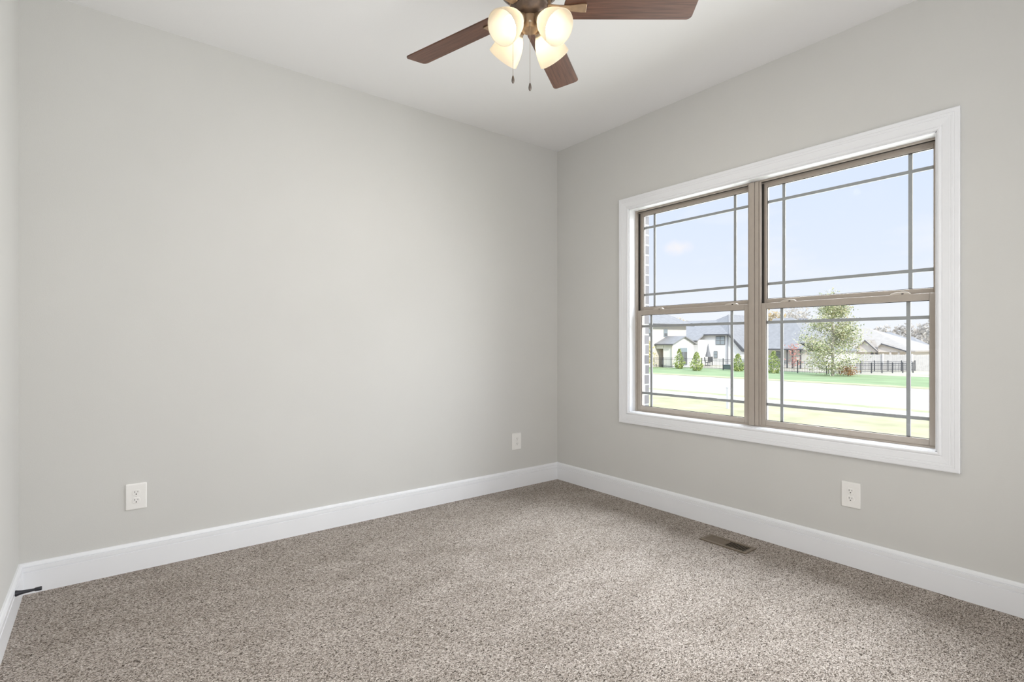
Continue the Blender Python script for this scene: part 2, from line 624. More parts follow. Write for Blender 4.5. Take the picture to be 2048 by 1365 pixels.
# ------------------------------------------------------------------ window casing and jamb (one mitred moulding)
CP = [(0.0, 0.0), (0.0, 0.018), (0.004, 0.020), (0.018, 0.020), (0.0195, 0.0185), (0.021, 0.0185), (0.0225, 0.0195), (0.031, 0.019), (0.0325, 0.0175),
      (0.034, 0.0175), (0.0355, 0.018), (0.062, 0.0155), (0.066, 0.0135), (0.068, 0.0155), (0.073, 0.0175), (0.079, 0.0160), (0.083, 0.0120), (0.083, 0.0)]
CY0, CY1, CZ0, CZ1 = -2.620, -0.679, 0.556, 2.187
mb = MB()
loops = []
for t, h in CP:
    loops.append([mb.bm.verts.new((-h, y, z)) for y, z in ((CY1 - t, CZ0 + t), (CY0 + t, CZ0 + t), (CY0 + t, CZ1 - t), (CY1 - t, CZ1 - t))])
for k in range(len(loops)):
    a, b2 = loops[k], loops[(k + 1) % len(loops)]
    for i in range(4):
        j = (i + 1) % 4
        mb.bm.faces.new([a[i], a[j], b2[j], b2[i]])
struct(mb.build('trim_1', M['trim']))
# jamb liner from the casing back to the window frame
mb = MB()
t = 0.004
mb.box(-0.004, 0.062, WY1 - t, WY1 + 0.002, WZ0, WZ1)
mb.box(-0.004, 0.062, WY0 - 0.002, WY0 + t, WZ0, WZ1)
mb.box(-0.004, 0.062, WY0, WY1, WZ0 - 0.002, WZ0 + t)
mb.box(-0.004, 0.062, WY0, WY1, WZ1 - t, WZ1 + 0.002)
struct(mb.build('trim_2', M['trim']))


# ------------------------------------------------------------------ the two double-hung windows
def ring(mb, x0, x1, y0, y1, z0, z1, l, r, bt, tp):
    """rectangular frame; l/r/bt/tp are member widths (l at y1, the side nearer the corner)"""
    mb.box(x0, x1, y1 - l, y1, z0, z1)
    mb.box(x0, x1, y0, y0 + r, z0, z1)
    mb.box(x0, x1, y0 + r, y1 - l, z0, z0 + bt)
    mb.box(x0, x1, y0 + r, y1 - l, z1 - tp, z1)


def window(name, y0, y1, locks, lst, ust, lgr, ugr):
    """y1 is the side nearer the room corner; lst/ust are (left, right) stile widths, lgr/ugr the upright grid bars"""
    root = bpy.data.objects.new(name, None)
    COL.objects.link(root)
    root['kind'] = 'structure'
    z0, z1 = WZ0 + 0.002, WZ1 - 0.002
    mb = MB()
    # frame with two grooved tracks
    ring(mb, 0.060, 0.066, y0, y1, z0, z1, 0.017, 0.017, 0.010, 0.012)
    ring(mb, 0.066, 0.095, y0, y1, z0, z1, 0.010, 0.010, 0.006, 0.007)
    ring(mb, 0.095, 0.099, y0, y1, z0, z1, 0.018, 0.018, 0.010, 0.018)
    ring(mb, 0.099, 0.128, y0, y1, z0, z1, 0.010, 0.010, 0.006, 0.009)
    ring(mb, 0.128, 0.140, y0, y1, z0, z1, 0.022, 0.022, 0.020, 0.020)
    mb.build('window_frame', M['vinyl'], root, bevel=0.0012)
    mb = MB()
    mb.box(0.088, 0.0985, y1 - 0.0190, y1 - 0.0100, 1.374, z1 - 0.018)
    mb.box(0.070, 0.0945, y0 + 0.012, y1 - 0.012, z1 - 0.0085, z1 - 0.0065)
    mb.build('track_shade', M['gasket'], root)  # dark strips stand in for shade in the head track and jamb gap
    # lower sash (room side)
    ly0, ly1, lz0, lz1 = y0 + 0.012, y1 - 0.012, z0 + 0.008, 1.372
    mb = MB()
    ring(mb, 0.067, 0.094, ly0, ly1, lz0, lz1, lst[0], lst[1], 0.033, 0.034)
    low = mb.build('lower_sash', M['vinyl'], root, bevel=0.002)
    gy0, gy1, gz0, gz1 = ly0 + lst[1], ly1 - lst[0], lz0 + 0.033, lz1 - 0.034
    mb = MB()
    ring(mb, 0.0745, 0.0765, gy0, gy1, gz0, gz1, 0.0025, 0.0025, 0.003, 0.003)
    mb.build('gasket', M['gasket'], low)
    MB().box(0.0785, 0.0825, gy0, gy1, gz0, gz1).build('glass_pane', M['glass'], low)
    mb = MB()
    w = 0.0085
    for yy in lgr:
        mb.box(0.084, 0.089, yy - w, yy + w, gz0, gz1)
    for zz in (gz0 + 0.094, gz1 - 0.080):
        mb.box(0.0838, 0.0888, gy0, gy1, zz - w, zz + w)
    mb.build('grid_bars', M['grid'], low)
    # upper sash (outer track)
    uy0, uy1, uz0, uz1 = y0 + 0.012, y1 - 0.012, 1.345, z1 - 0.009
    mb = MB()
    ring(mb, 0.099, 0.126, uy0, uy1, uz0, uz1, ust[0], ust[1], 0.053, 0.028)
    up = mb.build('upper_sash', M['vinyl'], root, bevel=0.002)
    gy0, gy1, gz0, gz1 = uy0 + ust[1], uy1 - ust[0], uz0 + 0.053, uz1 - 0.028
    mb = MB()
    ring(mb, 0.1065, 0.1085, gy0, gy1, gz0, gz1, 0.0025, 0.0025, 0.003, 0.003)
    mb.build('gasket', M['gasket'], up)
    MB().box(0.1095, 0.1135, gy0, gy1, gz0, gz1).build('glass_pane', M['glass'], up)
    mb = MB()
    for yy in ugr:
        mb.box(0.115, 0.120, yy - w, yy + w, gz0, gz1)
    for zz in (gz0 + 0.090, gz1 - 0.088):
        mb.box(0.1148, 0.1198, gy0, gy1, zz - w, zz + w)
    mb.build('grid_bars', M['grid'], up)
    # cam locks on the meeting rail
    for yl in locks:
        mb = MB()
        prof = [(-0.042, 0), (0.042, 0), (0.040, 0.006), (0.018, 0.012), (-0.010, 0.0145), (-0.030, 0.012), (-0.042, 0.004)]
        mb.prism([(yl + a, 1.3715 + c) for a, c in prof], 'x', 0.070, 0.090)
        lk = mb.build('sash_lock', M['lock'], root, bevel=0.0015)
        mb = MB()
        mb.prism([(yl - 0.010 + 0.006 * math.cos(2 * PI * i / 10), 1.3755 + 0.0025 * math.sin(2 * PI * i / 10)) for i in range(10)], 'x', 0.0690, 0.0705)
        mb.build('lock_slot', M['dark'], lk)
    return root


window('window_1', -1.632, WY1 - 0.001, (-0.959, -1.501), (0.0365, 0.033), (0.031, 0.025), (-0.8913, -1.4988), (-0.8961, -1.503))
window('window_2', WY0 + 0.001, -1.676, (-1.842, -2.375), (0.031, 0.030), (0.022, 0.0215), (-1.8034, -2.4052), (-1.8006, -2.4051))
mb = MB()
mb.box(0.058, 0.14, -1.6755, -1.6325, WZ0 + 0.004, WZ1 - 0.004)
mb.box(0.052, 0.0575, -1.682, -1.660, WZ0 + 0.006, WZ1 - 0.006)
mb.box(0.050, 0.0575, -1.658, -1.626, WZ0 + 0.006, WZ1 - 0.006)
struct(mb.build('trim_3', M['vinyl'], bevel=0.0015))


# ------------------------------------------------------------------ wall outlets
def make_outlet():
    """local frame: x across, z up, faces -y"""
    root = thing('wall_outlet', (0, 0, 0), '', 'outlet', 'white wall outlets')
    w, h = 0.0435, 0.0645
    mb = MB()
    prof = [(1.0, 0.0), (1.0, -0.0025), (0.965, -0.0055), (0.90, -0.0062)]
    rings = []
    for s, y in prof:
        ix, iz = w - (1 - s) * 0.055, h - (1 - s) * 0.055
        pts = []
        rr = 0.004
        for cx_, cz_, a0 in ((ix - rr, iz - rr, 0), (-ix + rr, iz - rr, 90), (-ix + rr, -iz + rr, 180), (ix - rr, -iz + rr, 270)):
            for k in range(4):
                a = R(a0 + 30 * k)
                pts.append((cx_ + rr * math.cos(a), y, cz_ + rr * math.sin(a)))
        rings.append([mb.bm.verts.new(p) for p in pts])
    for a, b2 in zip(rings, rings[1:]):
        n = len(a)
        for i in range(n):
            mb.bm.faces.new([a[i], a[(i + 1) % n], b2[(i + 1) % n], b2[i]])
    mb.bm.faces.new(rings[-1])
    mb.bm.faces.new(rings[0])
    mb.build('cover_plate', M['plate'], root)
    for zc in (0.0195, -0.0195):
        mb = MB()
        pts = []
        for i in range(28):
            a = 2 * PI * i / 28
            x, z = 0.0175 * math.cos(a), 0.0175 * math.sin(a)
            pts.append((x, zc + max(-0.0142, min(0.0142, z))))
        mb.prism(pts, 'y', -0.0055, -0.0082)
        rc = mb.build('receptacle', M['plate'], root, bevel=0.0006)
        mb = MB()
        mb.box(-0.0072, -0.0052, -0.0086, -0.0070, zc + 0.0000, zc + 0.0080)
        mb.box(0.0054, 0.0072, -0.0086, -0.0070, zc + 0.0010, zc + 0.0075)
        mb.prism([(0.0026 * math.cos(2 * PI * i / 12), zc - 0.0072 + 0.0026 * math.sin(2 * PI * i / 12)) for i in range(12)], 'y', -0.0070, -0.0086)
        mb.build('slots', M['dark'], rc)
    mb = MB()
    mb.prism([(0.0032 * math.cos(2 * PI * i / 14), 0.0032 * math.sin(2 * PI * i / 14)) for i in range(14)], 'y', -0.0058, -0.0072)
    mb.build('screw', M['screw'], root)
    return root


out1 = make_outlet()
out1.location = (-2.872, 0, 0.368)
out1['label'] = 'white wall outlet low on the left wall, nearer the black door stop'
out2 = copy_thing(out1)
out2.location = (-0.438, 0, 0.363)
out2['label'] = 'white wall outlet low on the left wall, close to the room corner'
out3 = copy_thing(out1)
out3.location = (0, -2.187, 0.362)
out3.rotation_euler = (0, 0, R(-90))
out3['label'] = 'white wall outlet below the window, on the right wall'

# ------------------------------------------------------------------ floor register
vr = thing('floor_vent', (-0.2265, -1.645, 0), 'bronze metal floor vent in the carpet below the window', 'vent')
hw, hl = 0.0595, 0.1385
mb = MB()
fw = 0.020
for s0, s1, e0, e1 in ((-hw, hw, -hl, -hl + fw), (-hw, hw, hl - fw, hl), (-hw, -hw + fw, -hl + fw, hl - fw), (hw - fw, hw, -hl + fw, hl - fw)):
    mb.box(s0, s1, e0, e1, 0.0, 0.007)
mb.build('vent_frame', M['vent'], vr, bevel=0.002)
MB().box(-hw + fw, hw - fw, -hl + fw, hl - fw, 0.0004, 0.0012).build('duct_shade', M['dark'], vr)  # dark plate stands in for the shade down inside the duct
mb = MB()
ns_ = 20
sp = (2 * (hl - fw)) / ns_
for i in range(ns_):
    yc = -hl + fw + sp * (i + 0.5)
    dy = -0.0006 if i < ns_ // 2 else 0.0030
    mb.prism([(yc - dy - 0.0011, 0.0016), (yc - dy + 0.0011, 0.0016), (yc + dy + 0.0011, 0.0062), (yc + dy - 0.0011, 0.0062)], 'x', -hw + fw, hw - fw)
mb.build('louvers', M['vent'], vr)

# ------------------------------------------------------------------ door stop on the left baseboard
ds = thing('door_stop', (XL + 0.016, -0.268, 0.103), 'black rigid door stop screwed to the far-left baseboard, pointing into the room', 'door stop')
tilt = Matrix.Rotation(R(90), 4, 'Y')
mb = MB()
mb.lathe([(0.0125, -0.003), (0.0125, 0.002), (0.0108, 0.007), (0.0088, 0.016), (0.0080, 0.020)], 20, tilt)
mb.build('base', M['stop'], ds, smooth=True)
mb = MB()
mb.lathe([(0.0080, 0.020), (0.0060, 0.045), (0.0054, 0.060)], 20, tilt)
mb.build('rod', M['stop'], ds, smooth=True)
mb = MB()
mb.lathe([(0.0060, 0.058), (0.0074, 0.060), (0.0082, 0.078), (0.0070, 0.081), (0, 0.081)], 20, tilt)
mb.build('rubber_tip', M['stop'], ds, smooth=True)

# ------------------------------------------------------------------ ceiling fan
FX, FY = -1.669, -1.631
fan = thing('ceiling_fan', (FX, FY, H), 'five-blade dark walnut ceiling fan with four lit glass shades', 'ceiling fan')
Z = lambda z: z - H
mb = MB()
mb.lathe([(0.0, Z(2.743)), (0.078, Z(2.743)), (0.078, Z(2.735)), (0.066, Z(2.705)), (0.045, Z(2.69)), (0.0, Z(2.69))], 40)
mb.build('canopy', M['bronze_dark'], fan, smooth=True)
mb = MB()
mb.lathe([(0.0, Z(2.695)), (0.05, Z(2.695)), (0.100, Z(2.68)), (0.122, Z(2.65)), (0.125, Z(2.58)), (0.118, Z(2.53)), (0.095, Z(2.51)), (0.0, Z(2.51))], 48)
mb.build('motor_housing', M['bronze_dark'], fan, smooth=True)
mb = MB()
mb.lathe([(0.0, Z(2.515)), (0.066, Z(2.515)), (0.070, Z(2.478)), (0.0745, Z(2.474)), (0.0745, Z(2.468)), (0.070, Z(2.463)), (0.066, Z(2.448)),
          (0.055, Z(2.432)), (0.042, Z(2.422)), (0.0, Z(2.422))], 48)
sw = mb.build('switch_housing', M['bronze_dark'], fan, smooth=True)
mb = MB()
mb.lathe([(0.0, Z(2.424)), (0.038, Z(2.424)), (0.0385, Z(2.412)), (0.036, Z(2.385)), (0.031, Z(2.374)), (0.020, Z(2.370)), (0.0, Z(2.370))], 40)
mb.build('light_hub', M['bronze'], fan, smooth=True)

# blades
def blade_outline():
    pts = []
    r0, r1 = 0.135, 0.657
    w0, w1 = 0.060, 0.066
    c = 0.022
    # tip corners rounded
    for cx_, cy_, a0 in ((r1 - c, w1 - c, 0), ):
        pass
    top = []
    for k in range(7):
        a = R(90 - 15 * k)
        top.append((r1 - c + c * math.cos(a), w1 - c + c * math.sin(a)))
    bot = [(x, -y) for x, y in reversed(top)]
    root = []
    for k in range(9):
        a = R(-90 - 22.5 * k)
        root.append((r0 + 0.030 + 0.030 * math.cos(a), w0 * math.sin(a)))
    return top + bot + root


BO = blade_outline()
for k in range(5):
    ang = R(33.3 + 72 * k)
    mat = Matrix.Rotation(ang, 4, 'Z') @ Matrix.Translation((0, 0, Z(2.468))) @ Matrix.Rotation(R(-11), 4, 'X')
    mb = MB()
    mb.prism(BO, 'z', -0.003, 0.003)
    bl = mb.build('blade', M['wood'], fan, bevel=0.0015)
    bl.matrix_local = mat
    # bracket arm below the blade
    mb = MB()
    mb.prism([(0.075, 0.020), (0.120, 0.014), (0.160, 0.013), (0.205, 0.020), (0.225, 0.020), (0.225, -0.020), (0.205, -0.020), (0.160, -0.013), (0.120, -0.014), (0.075, -0.020)],
             'z', -0.0085, -0.0032)
    mb.box(0.070, 0.082, -0.018, 0.018, -0.0085, 0.050)
    ir = mb.build('blade_arm', M['bronze'], bl, bevel=0.0015)

LAMP = 14.0
# light kit: four fitters, glass shades, bulbs
fwd = math.atan2(0.788, 0.6157)
for k in range(4):
    a = fwd + R(45 + 90 * k)
    ax = Vector((math.cos(a), math.sin(a), 0))
    p0 = ax * 0.044 + Vector((0, 0, Z(2.411)))
    d = (ax * 0.096 + Vector((0, 0, -0.080))).normalized()
    mat = Matrix.Translation(p0) @ d.to_track_quat('Z', 'Y').to_matrix().to_4x4()
    mb = MB()
    mb.lathe([(0.012, -0.022), (0.014, 0.006), (0.021, 0.012), (0.024, 0.017), (0.0245, 0.034), (0.0, 0.034)], 28, mat)
    fit = mb.build('lamp_socket', M['bronze'], fan, smooth=True)
    prof = [(0.0245, 0.022), (0.0255, 0.030), (0.036, 0.044), (0.047, 0.062), (0.055, 0.084), (0.0605, 0.106), (0.0640, 0.128), (0.0660, 0.140)]
    inner = [(r - 0.003, z) for r, z in reversed(prof)]
    mb = MB()
    mb.lathe(prof + inner, 40, mat, cap0=False, cap1=False)
    mb.build('glass_shade', M['shade'], fan, smooth=True)
    mb = MB()
    bp_ = [(0.012, 0.034), (0.013, 0.048), (0.020, 0.060)]
    for i in range(9):
        t = R(-40 + 130 * i / 8)
        bp_.append((0.028 * math.cos(t), 0.080 + 0.028 * math.sin(t)))
    bp_[-1] = (0.0, 0.108)
    mb.lathe(bp_, 24, mat)
    mb.build('bulb', M['bulb'], fan, smooth=True)
    pl = bpy.data.lights.new('lamp_light', 'SPOT')
    pl.spot_size = R(122)
    pl.spot_blend = 1.0
    pl.energy = LAMP
    pl.color = (1.0, 0.94, 0.86)
    pl.shadow_soft_size = 0.03
    po = bpy.data.objects.new('lamp_light', pl)
    COL.objects.link(po)
    po.parent = fan
    po.visible_glossy = False
    po.location = p0 + d * 0.112
    po.rotation_euler = (-d).to_track_quat('Z', 'Y').to_euler()


def chain(x, y, ztop, zbot):
    mb = MB()
    n = int((ztop - zbot) / 0.0042)
    for i in range(n):
        z = ztop - i * (ztop - zbot) / n
        bmesh.ops.create_icosphere(mb.bm, subdivisions=1, radius=0.0014, matrix=Matrix.Translation((x, y, Z(z))))
    mb.tube((x, y, Z(ztop)), (x, y, Z(zbot)), 0.0005, seg=6)
    c = mb.build('pull_chain', M['chain'], fan)
    mb = MB()
    mb.lathe([(0.0, Z(zbot) + 0.002), (0.0022, Z(zbot) + 0.001), (0.0045, Z(zbot) - 0.006), (0.0062, Z(zbot) - 0.016), (0.0055, Z(zbot) - 0.024), (0.0030, Z(zbot) - 0.029), (0.0, Z(zbot) - 0.030)],
             16, Matrix.Translation((x, y, 0)))
    mb.build('pull_fob', M['fob'], c, smooth=True)


FW, RT = Vector((0.6157, 0.788, 0)), Vector((0.788, -0.6157, 0))
q = FW * -0.040
chain(q.x, q.y, 2.388, 2.146)
q = RT * -0.066 + FW * 0.02
chain(q.x, q.y, 2.452, 2.205)
mb = MB()
q = FW * -0.039
mb.lathe([(0.0035, 0), (0.0055, 0.001), (0.0055, 0.004), (0.003, 0.006)], 16, Matrix.Translation((q.x, q.y, Z(2.386))))
mb.build('chain_eyelet', M['lock'], fan)

# ------------------------------------------------------------------ outside ground
G = -1.5


def slab(name, x0, x1, y0, y1, z1, mat):
    return struct(MB().box(x0, x1, y0, y1, z1 - 0.3, z1).build(name, mat))


slab('lawn_front', 0.26, 20.3, -40, 120, G, M['lawn_near'])
slab('sidewalk', 20.3, 21.5, -40, 120, G + 0.01, M['concrete'])
slab('verge', 21.5, 22.5, -40, 120, G, M['verge'])
slab('road', 22.5, 34.6, -40, 120, G - 0.02, M['asphalt'])
slab('kerb', 34.6, 36.0, -40, 120, G + 0.01, M['verge'])
slab('lawn_far', 36.0, 47.5, -40, 120, G, M['lawn_far'])
slab('yard_ground', 47.5, 320, -150, 260, G - 0.01, M['yard'])


# ------------------------------------------------------------------ vegetation
def leaf_cloud(mb, fn, n, size, jitter=0.35):
    for _ in range(n):
        c, up = fn()
        s = size * random.uniform(1 - jitter, 1 + jitter)
        nrm = Vector((random.gauss(0, 1), random.gauss(0, 1), random.gauss(0, 1) + up)).normalized()
        t = nrm.orthogonal().normalized()
        t.rotate(Matrix.Rotation(random.uniform(0, 2 * PI), 3, nrm))
        b2 = nrm.cross(t)
        c = Vector(c)
        mb.face([c - t * s, c - b2 * s * 0.42 + nrm * s * .12, c + t * s, c + b2 * s * 0.42 + nrm * s * .12])


def cone_shrub(x, y, h, r, label, group='conical shrubs along the black fence', n=620):
    root = thing('shrub', (x, y, G), label, 'shrub', group)

    def fn():
        while True:
            t = random.random() ** 1.3
            prof = math.sin(min(1, (t + 0.16) / 0.46) * PI / 2) if t < 0.30 else (1 - (t - 0.30) / 0.74) ** 0.75
            rr = r * max(0.08, prof) * (random.random() ** 0.35) * random.uniform(0.85, 1.1)
            a = random.uniform(0, 2 * PI)
            return (rr * math.cos(a), rr * math.sin(a), 0.05 + t * h), 0.4
    mb = MB()
    leaf_cloud(mb, fn, n, 0.10)
    mb.build('foliage', M['shrub'], root)
    MB().tube((0, 0, -0.02), (0, 0, h * 0.8), 0.05, 0.015, 6).build('stem', M['bark'], root)
    return root


cone_shrub(44.55, 29.15, 2.0, 0.62, 'slim green conical shrub in front of the small white gable')
cone_shrub(42.11, 25.55, 1.75, 0.66, 'green conical shrub between the gabled wing and the closed patio umbrella')
cone_shrub(44.40, 22.61, 1.6, 0.66, 'green conical shrub seen just left of the centre window post')
cone_shrub(43.69, 18.94, 1.9, 0.72, 'green conical shrub seen just right of the centre window post')

# magnolia across the road
mg = thing('magnolia_tree', (43.87, 14.25, G), 'large leafy magnolia tree standing alone on the green lawn', 'tree')
tr_ = MB()
limbs = []
tr_.tube((0, 0, -0.05), (0.05, 0.0, 3.4), 0.13, 0.09, 8)
tr_.tube((0.05, 0.0, 3.4), (0.0, 0.1, 6.6), 0.09, 0.02, 8)
for i in range(52):
    z = random.uniform(0.25, 5.9)
    a = random.uniform(0, 2 * PI)
    env = 2.3 * math.sin(min(1, (z + 0.9) / 2.4) * PI / 2) * (1 - max(0, (z - 1.6)) / 6.6) * random.uniform(0.75, 1.12)
    e = Vector((env * math.cos(a), env * math.sin(a), z + 0.35 * env))
    tr_.tube((0.04, 0.0, z), e, 0.035, 0.01, 5)
    limbs.append((Vector((0.04, 0, z)), e))
tr_.build('trunk', M['bark'], mg)


def mag_fn():
    a, e = random.choice(limbs)
    t = random.uniform(0.25, 1.08)
    p = a.lerp(e, t)
    sp_ = 0.30
    return (p.x + random.gauss(0, sp_), p.y + random.gauss(0, sp_), max(0.1, p.z + random.gauss(0, sp_))), 0.6


mb = MB()
leaf_cloud(mb, mag_fn, 11500, 0.082)
for _ in range(90):
    z = random.uniform(6.0, 7.2)
    c = (random.gauss(0, 0.28), random.gauss(0, 0.28), z)
    leaf_cloud(mb, lambda: (c, 0.5), 1, 0.10)
mb.build('foliage', M['magnolia'], mg)

bs = thing('low_shrub', (44.2, 13.25, G), 'small rust brown shrub at the foot of the magnolia', 'shrub')
mb = MB()
leaf_cloud(mb, lambda: ((random.gauss(0, 0.30), random.gauss(0, 0.30), 0.08 + abs(random.gauss(0.3, 0.25))), 0.4), 260, 0.09)
mb.build('foliage', M['brown_leaf'], bs)
mb = MB()
for i in range(5):
    mb.tube((0, 0, -0.02), (random.gauss(0, .2), random.gauss(0, .2), 0.5), 0.02, 0.006, 5)
mb.build('stem', M['bark'], bs)

rt_ = thing('small_tree', (50.5, 20.18, G), 'thin reddish young tree by the dark porch post', 'tree')
mb = MB()
leaf_cloud(mb, lambda: ((random.gauss(0, 0.33), random.gauss(0, 0.33), random.uniform(0.4, 2.6)), 0.3), 240, 0.10)
mb.build('foliage', M['red_leaf'], rt_)
MB().tube((0, 0, -0.02), (0, 0, 2.5), 0.04, 0.01, 6).build('trunk', M['bark'], rt_)

yt = thing('yellow_tree', (43.2, 32.0, G), 'slender yellow autumn tree by the porch at the left edge of the window', 'tree')
mb = MB()
leaf_cloud(mb, lambda: ((random.gauss(0, 0.26), random.gauss(0, 0.26), random.uniform(0.4, 2.9)), 0.3), 420, 0.12)
mb.build('foliage', M['yellow_leaf'], yt)
MB().tube((0, 0, -0.02), (0, 0, 3.0), 0.05, 0.01, 6).build('trunk', M['bark'], yt)


def round_tree(name, x, y, h, r, mat, label, group=None, n=700, ls=0.32, seed=0):
    random.seed(100 + seed)
    root = thing(name, (x, y, G), label, 'tree', group)
    mb = MB()
    cz = h - r

    def fn():
        v = Vector((random.gauss(0, 1), random.gauss(0, 1), random.gauss(0, 1))).normalized() * r * random.random() ** 0.4
        v *= 1 + 0.18 * math.sin(5 * math.atan2(v.y, v.x) + 3 * v.z)
        return (v.x, v.y, cz + v.z * 0.95), 0.3
    leaf_cloud(mb, fn, n, ls)
    mb.build('foliage', mat, root)
    mb = MB()
    mb.tube((0, 0, -0.05), (0, 0, cz), 0.22, 0.12, 7)
    for i in range(9):
        a = random.uniform(0, 2 * PI)
        mb.tube((0, 0, cz - r * 0.5), (r * 0.7 * math.cos(a), r * 0.7 * math.sin(a), cz + random.uniform(-.2, .7) * r), 0.08, 0.02, 5)
    mb.build('trunk', M['bark'], root)
    return root


round_tree('autumn_tree', 79.0, 53.0, 7.3, 2.4, M['autumn'], 'pale orange treetop behind the grey roof ridge, left window', seed=1)
round_tree('autumn_tree', 79.0, 36.0, 7.9, 2.3, M['autumn'], 'golden treetop above the roof just right of the centre window post', seed=2)
round_tree('bare_tree', 90.0, 37.2, 9.3, 2.6, M['bare'], 'pale bare treetop beside the golden one, right window', n=420, seed=3)

# distant wooded ridge: hazy bare trees nobody could count, on a low rise
random.seed(55)
ridge = [(-30, 7.0), (-14, 9.4), (-8, 10.0), (-3, 9.2), (2, 7.4), (7, 7.2), (11.5, 8.2), (17, 9.6), (22.5, 10.6), (27.5, 11.2), (33.5, 10.2), (39.5, 9.0), (60, 6.5), (90, 5.0)]


def ridge_h(y):
    for (ya, ha), (yb, hb) in zip(ridge, ridge[1:]):
        if ya <= y <= yb:
            return ha + (hb - ha) * (y - ya) / (yb - ya)
    return 4.0


mb = MB()
prev = None
for i in range(61):
    y = -30 + 2 * i
    h = ridge_h(y) * 0.72
    row = [mb.bm.verts.new((160, y, G)), mb.bm.verts.new((168, y, G + h)), mb.bm.verts.new((186, y, G + h)), mb.bm.verts.new((195, y, G))]
    if prev:
        for k in range(3):
            mb.bm.faces.new([prev[k], prev[k + 1], row[k + 1], row[k]])
    prev = row


def ridge_fn():
    y = random.uniform(-30, 70)
    t = random.random()
    h = ridge_h(y) * (0.88 + 0.12 * math.sin(y * 1.9) * math.sin(y * 0.7 + 1))
    return (159 + 10 * t + random.gauss(0, 1.0), y, G + h * (0.15 + 0.85 * t) * random.uniform(0.93, 1.02)), 0.2


leaf_cloud(mb, ridge_fn, 9000, 0.55)
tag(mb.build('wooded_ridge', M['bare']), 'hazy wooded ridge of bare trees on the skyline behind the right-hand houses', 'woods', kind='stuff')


# ------------------------------------------------------------------ houses across the road
def hip_roof(mb, x0, x1, y0, y1, ze, A, B, th=0.14):
    """four roof planes over the eave rectangle up to ridge points A, B (A nearer y0/x0)"""
    e = [Vector((x0, y0, ze)), Vector((x1, y0, ze)), Vector((x1, y1, ze)), Vector((x0, y1, ze))]
    A, B = Vector(A), Vector(B)
    if abs(A.y - B.y) > abs(A.x - B.x):       # ridge along y
        faces = [(e[0], e[1], A), (e[1], e[2], B, A), (e[2], e[3], B), (e[3], e[0], A, B)]
    else:                                      # ridge along x
        faces = [(e[0], e[1], B, A), (e[1], e[2], B), (e[2], e[3], A, B), (e[3], e[0], A)]
    for f in faces:
        mb.face(f)
    d = Vector((0, 0, th))
    for i in range(4):
        j = (i + 1) % 4
        mb.face([e[i] - d, e[j] - d, e[j], e[i]])
    mb.face([v - d for v in e])


def house_window(root, x, y0, y1, z0, z1, pane, muntins=1, frame=None):
    """window in a wall that faces -x"""
    mb = MB()
    mb.box(x - 0.06, x + 0.02, y0, y1, z0, z1)
    w = mb.build('window', frame or M['win_dark'], root)
    mb = MB()
    k = muntins + 1
    wd = (y1 - y0)
    for i in range(k):
        for a, b2 in ((0.06, 0.48), (0.53, 0.95)):
            mb.box(x - 0.075, x - 0.05, y0 + wd * (i + 0.08) / k, y0 + wd * (i + 0.92) / k, z0 + (z1 - z0) * a, z0 + (z1 - z0) * b2)
    mb.build('pane', pane, w)
    return w


# house A: two-storey block with hipped roof and a gabled porch wing
hA = thing('house', (0, 0, 0), 'white two-storey house with gabled porch wing, at the left window edge', 'house')
MB().box(36, 51.6, 33, 44, G - 0.1, 3.35).build('wall', M['cream_wall'], hA)
mb = MB()
hip_roof(mb, 35.4, 52.2, 32.4, 44.6, 3.38, (41.5, 38.5, 6.9), (46.5, 38.5, 6.9))
mb.build('roof', M['roof_gray'], hA)
MB().box(35.4, 52.25, 32.32, 32.42, 3.16, 3.30).build('gutter', M['gutter'], hA)
for x in (45.0, 47.9):
    mb = MB()
    mb.box(x - 0.7, x, 32.94, 33.02, 1.9, 2.75)
    w = mb.build('window', M['win_pane'], hA)
    MB().box(x - 0.62, x - 0.08, 32.92, 32.95, 1.98, 2.30).build('pane', M['win_dark'], w)
# wing with gable towards -y
gx0, gx1, gy = 45.9, 49.9, 30.9
mb = MB()
mb.prism([(gx0, G - 0.1), (gx1, G - 0.1), (gx1, 1.15), ((gx0 + gx1) / 2, 1.85), (gx0, 1.15)], 'y', gy, gy + 1.2)
mb.build('gable_wall', M['white_wall'], hA)
MB().box(47.0, gx1, gy + 1.2, 37, G - 0.1, 1.15).build('porch_wall', M['tan_wall'], hA)
mb = MB()
mxx = (gx0 + gx1) / 2
for s in (0,):
    a = [(gx0 - 0.35, 1.10), (mxx, 1.98), (gx1 + 0.35, 1.10), (gx1 + 0.35, 0.98), (mxx, 1.86), (gx0 - 0.35, 0.98)]
    mb.prism(a, 'y', gy - 0.3, 37)
mb.build('wing_roof', M['roof_gray'], hA)
MB().box(gx0 - 0.42, gx0 - 0.34, gy - 0.3, 37, 0.93, 1.08).build('gutter', M['gutter'], hA)
MB().box(gx0 - 0.05, gx0 + 0.1, gy + 1.2, 37, 0.55, 0.98).build('porch_beam', M['white_wall'], hA)
MB().box(46.95, 47.0, 33.6, 34.1, -1.2, 0.35).build('porch_door', M['win_dark'], hA)
mb = MB()
mb.box(47.2, 48.6, gy - 0.05, gy + 0.02, -1.3, 0.65)
w = mb.build('window', M['win_pane'], hA)
mb = MB()
mb.box(47.25, 47.85, gy - 0.07, gy - 0.04, -1.2, 0.20)
mb.box(47.95, 48.55, gy - 0.07, gy - 0.04, -1.2, 0.20)
mb.build('pane', M['win_dark'], w)
MB().tube((gx0 - 0.12, gy - 0.05, G), (gx0 - 0.12, gy - 0.05, 1.0), 0.05, seg=6).build('downspout', M['tan_wall'], hA)

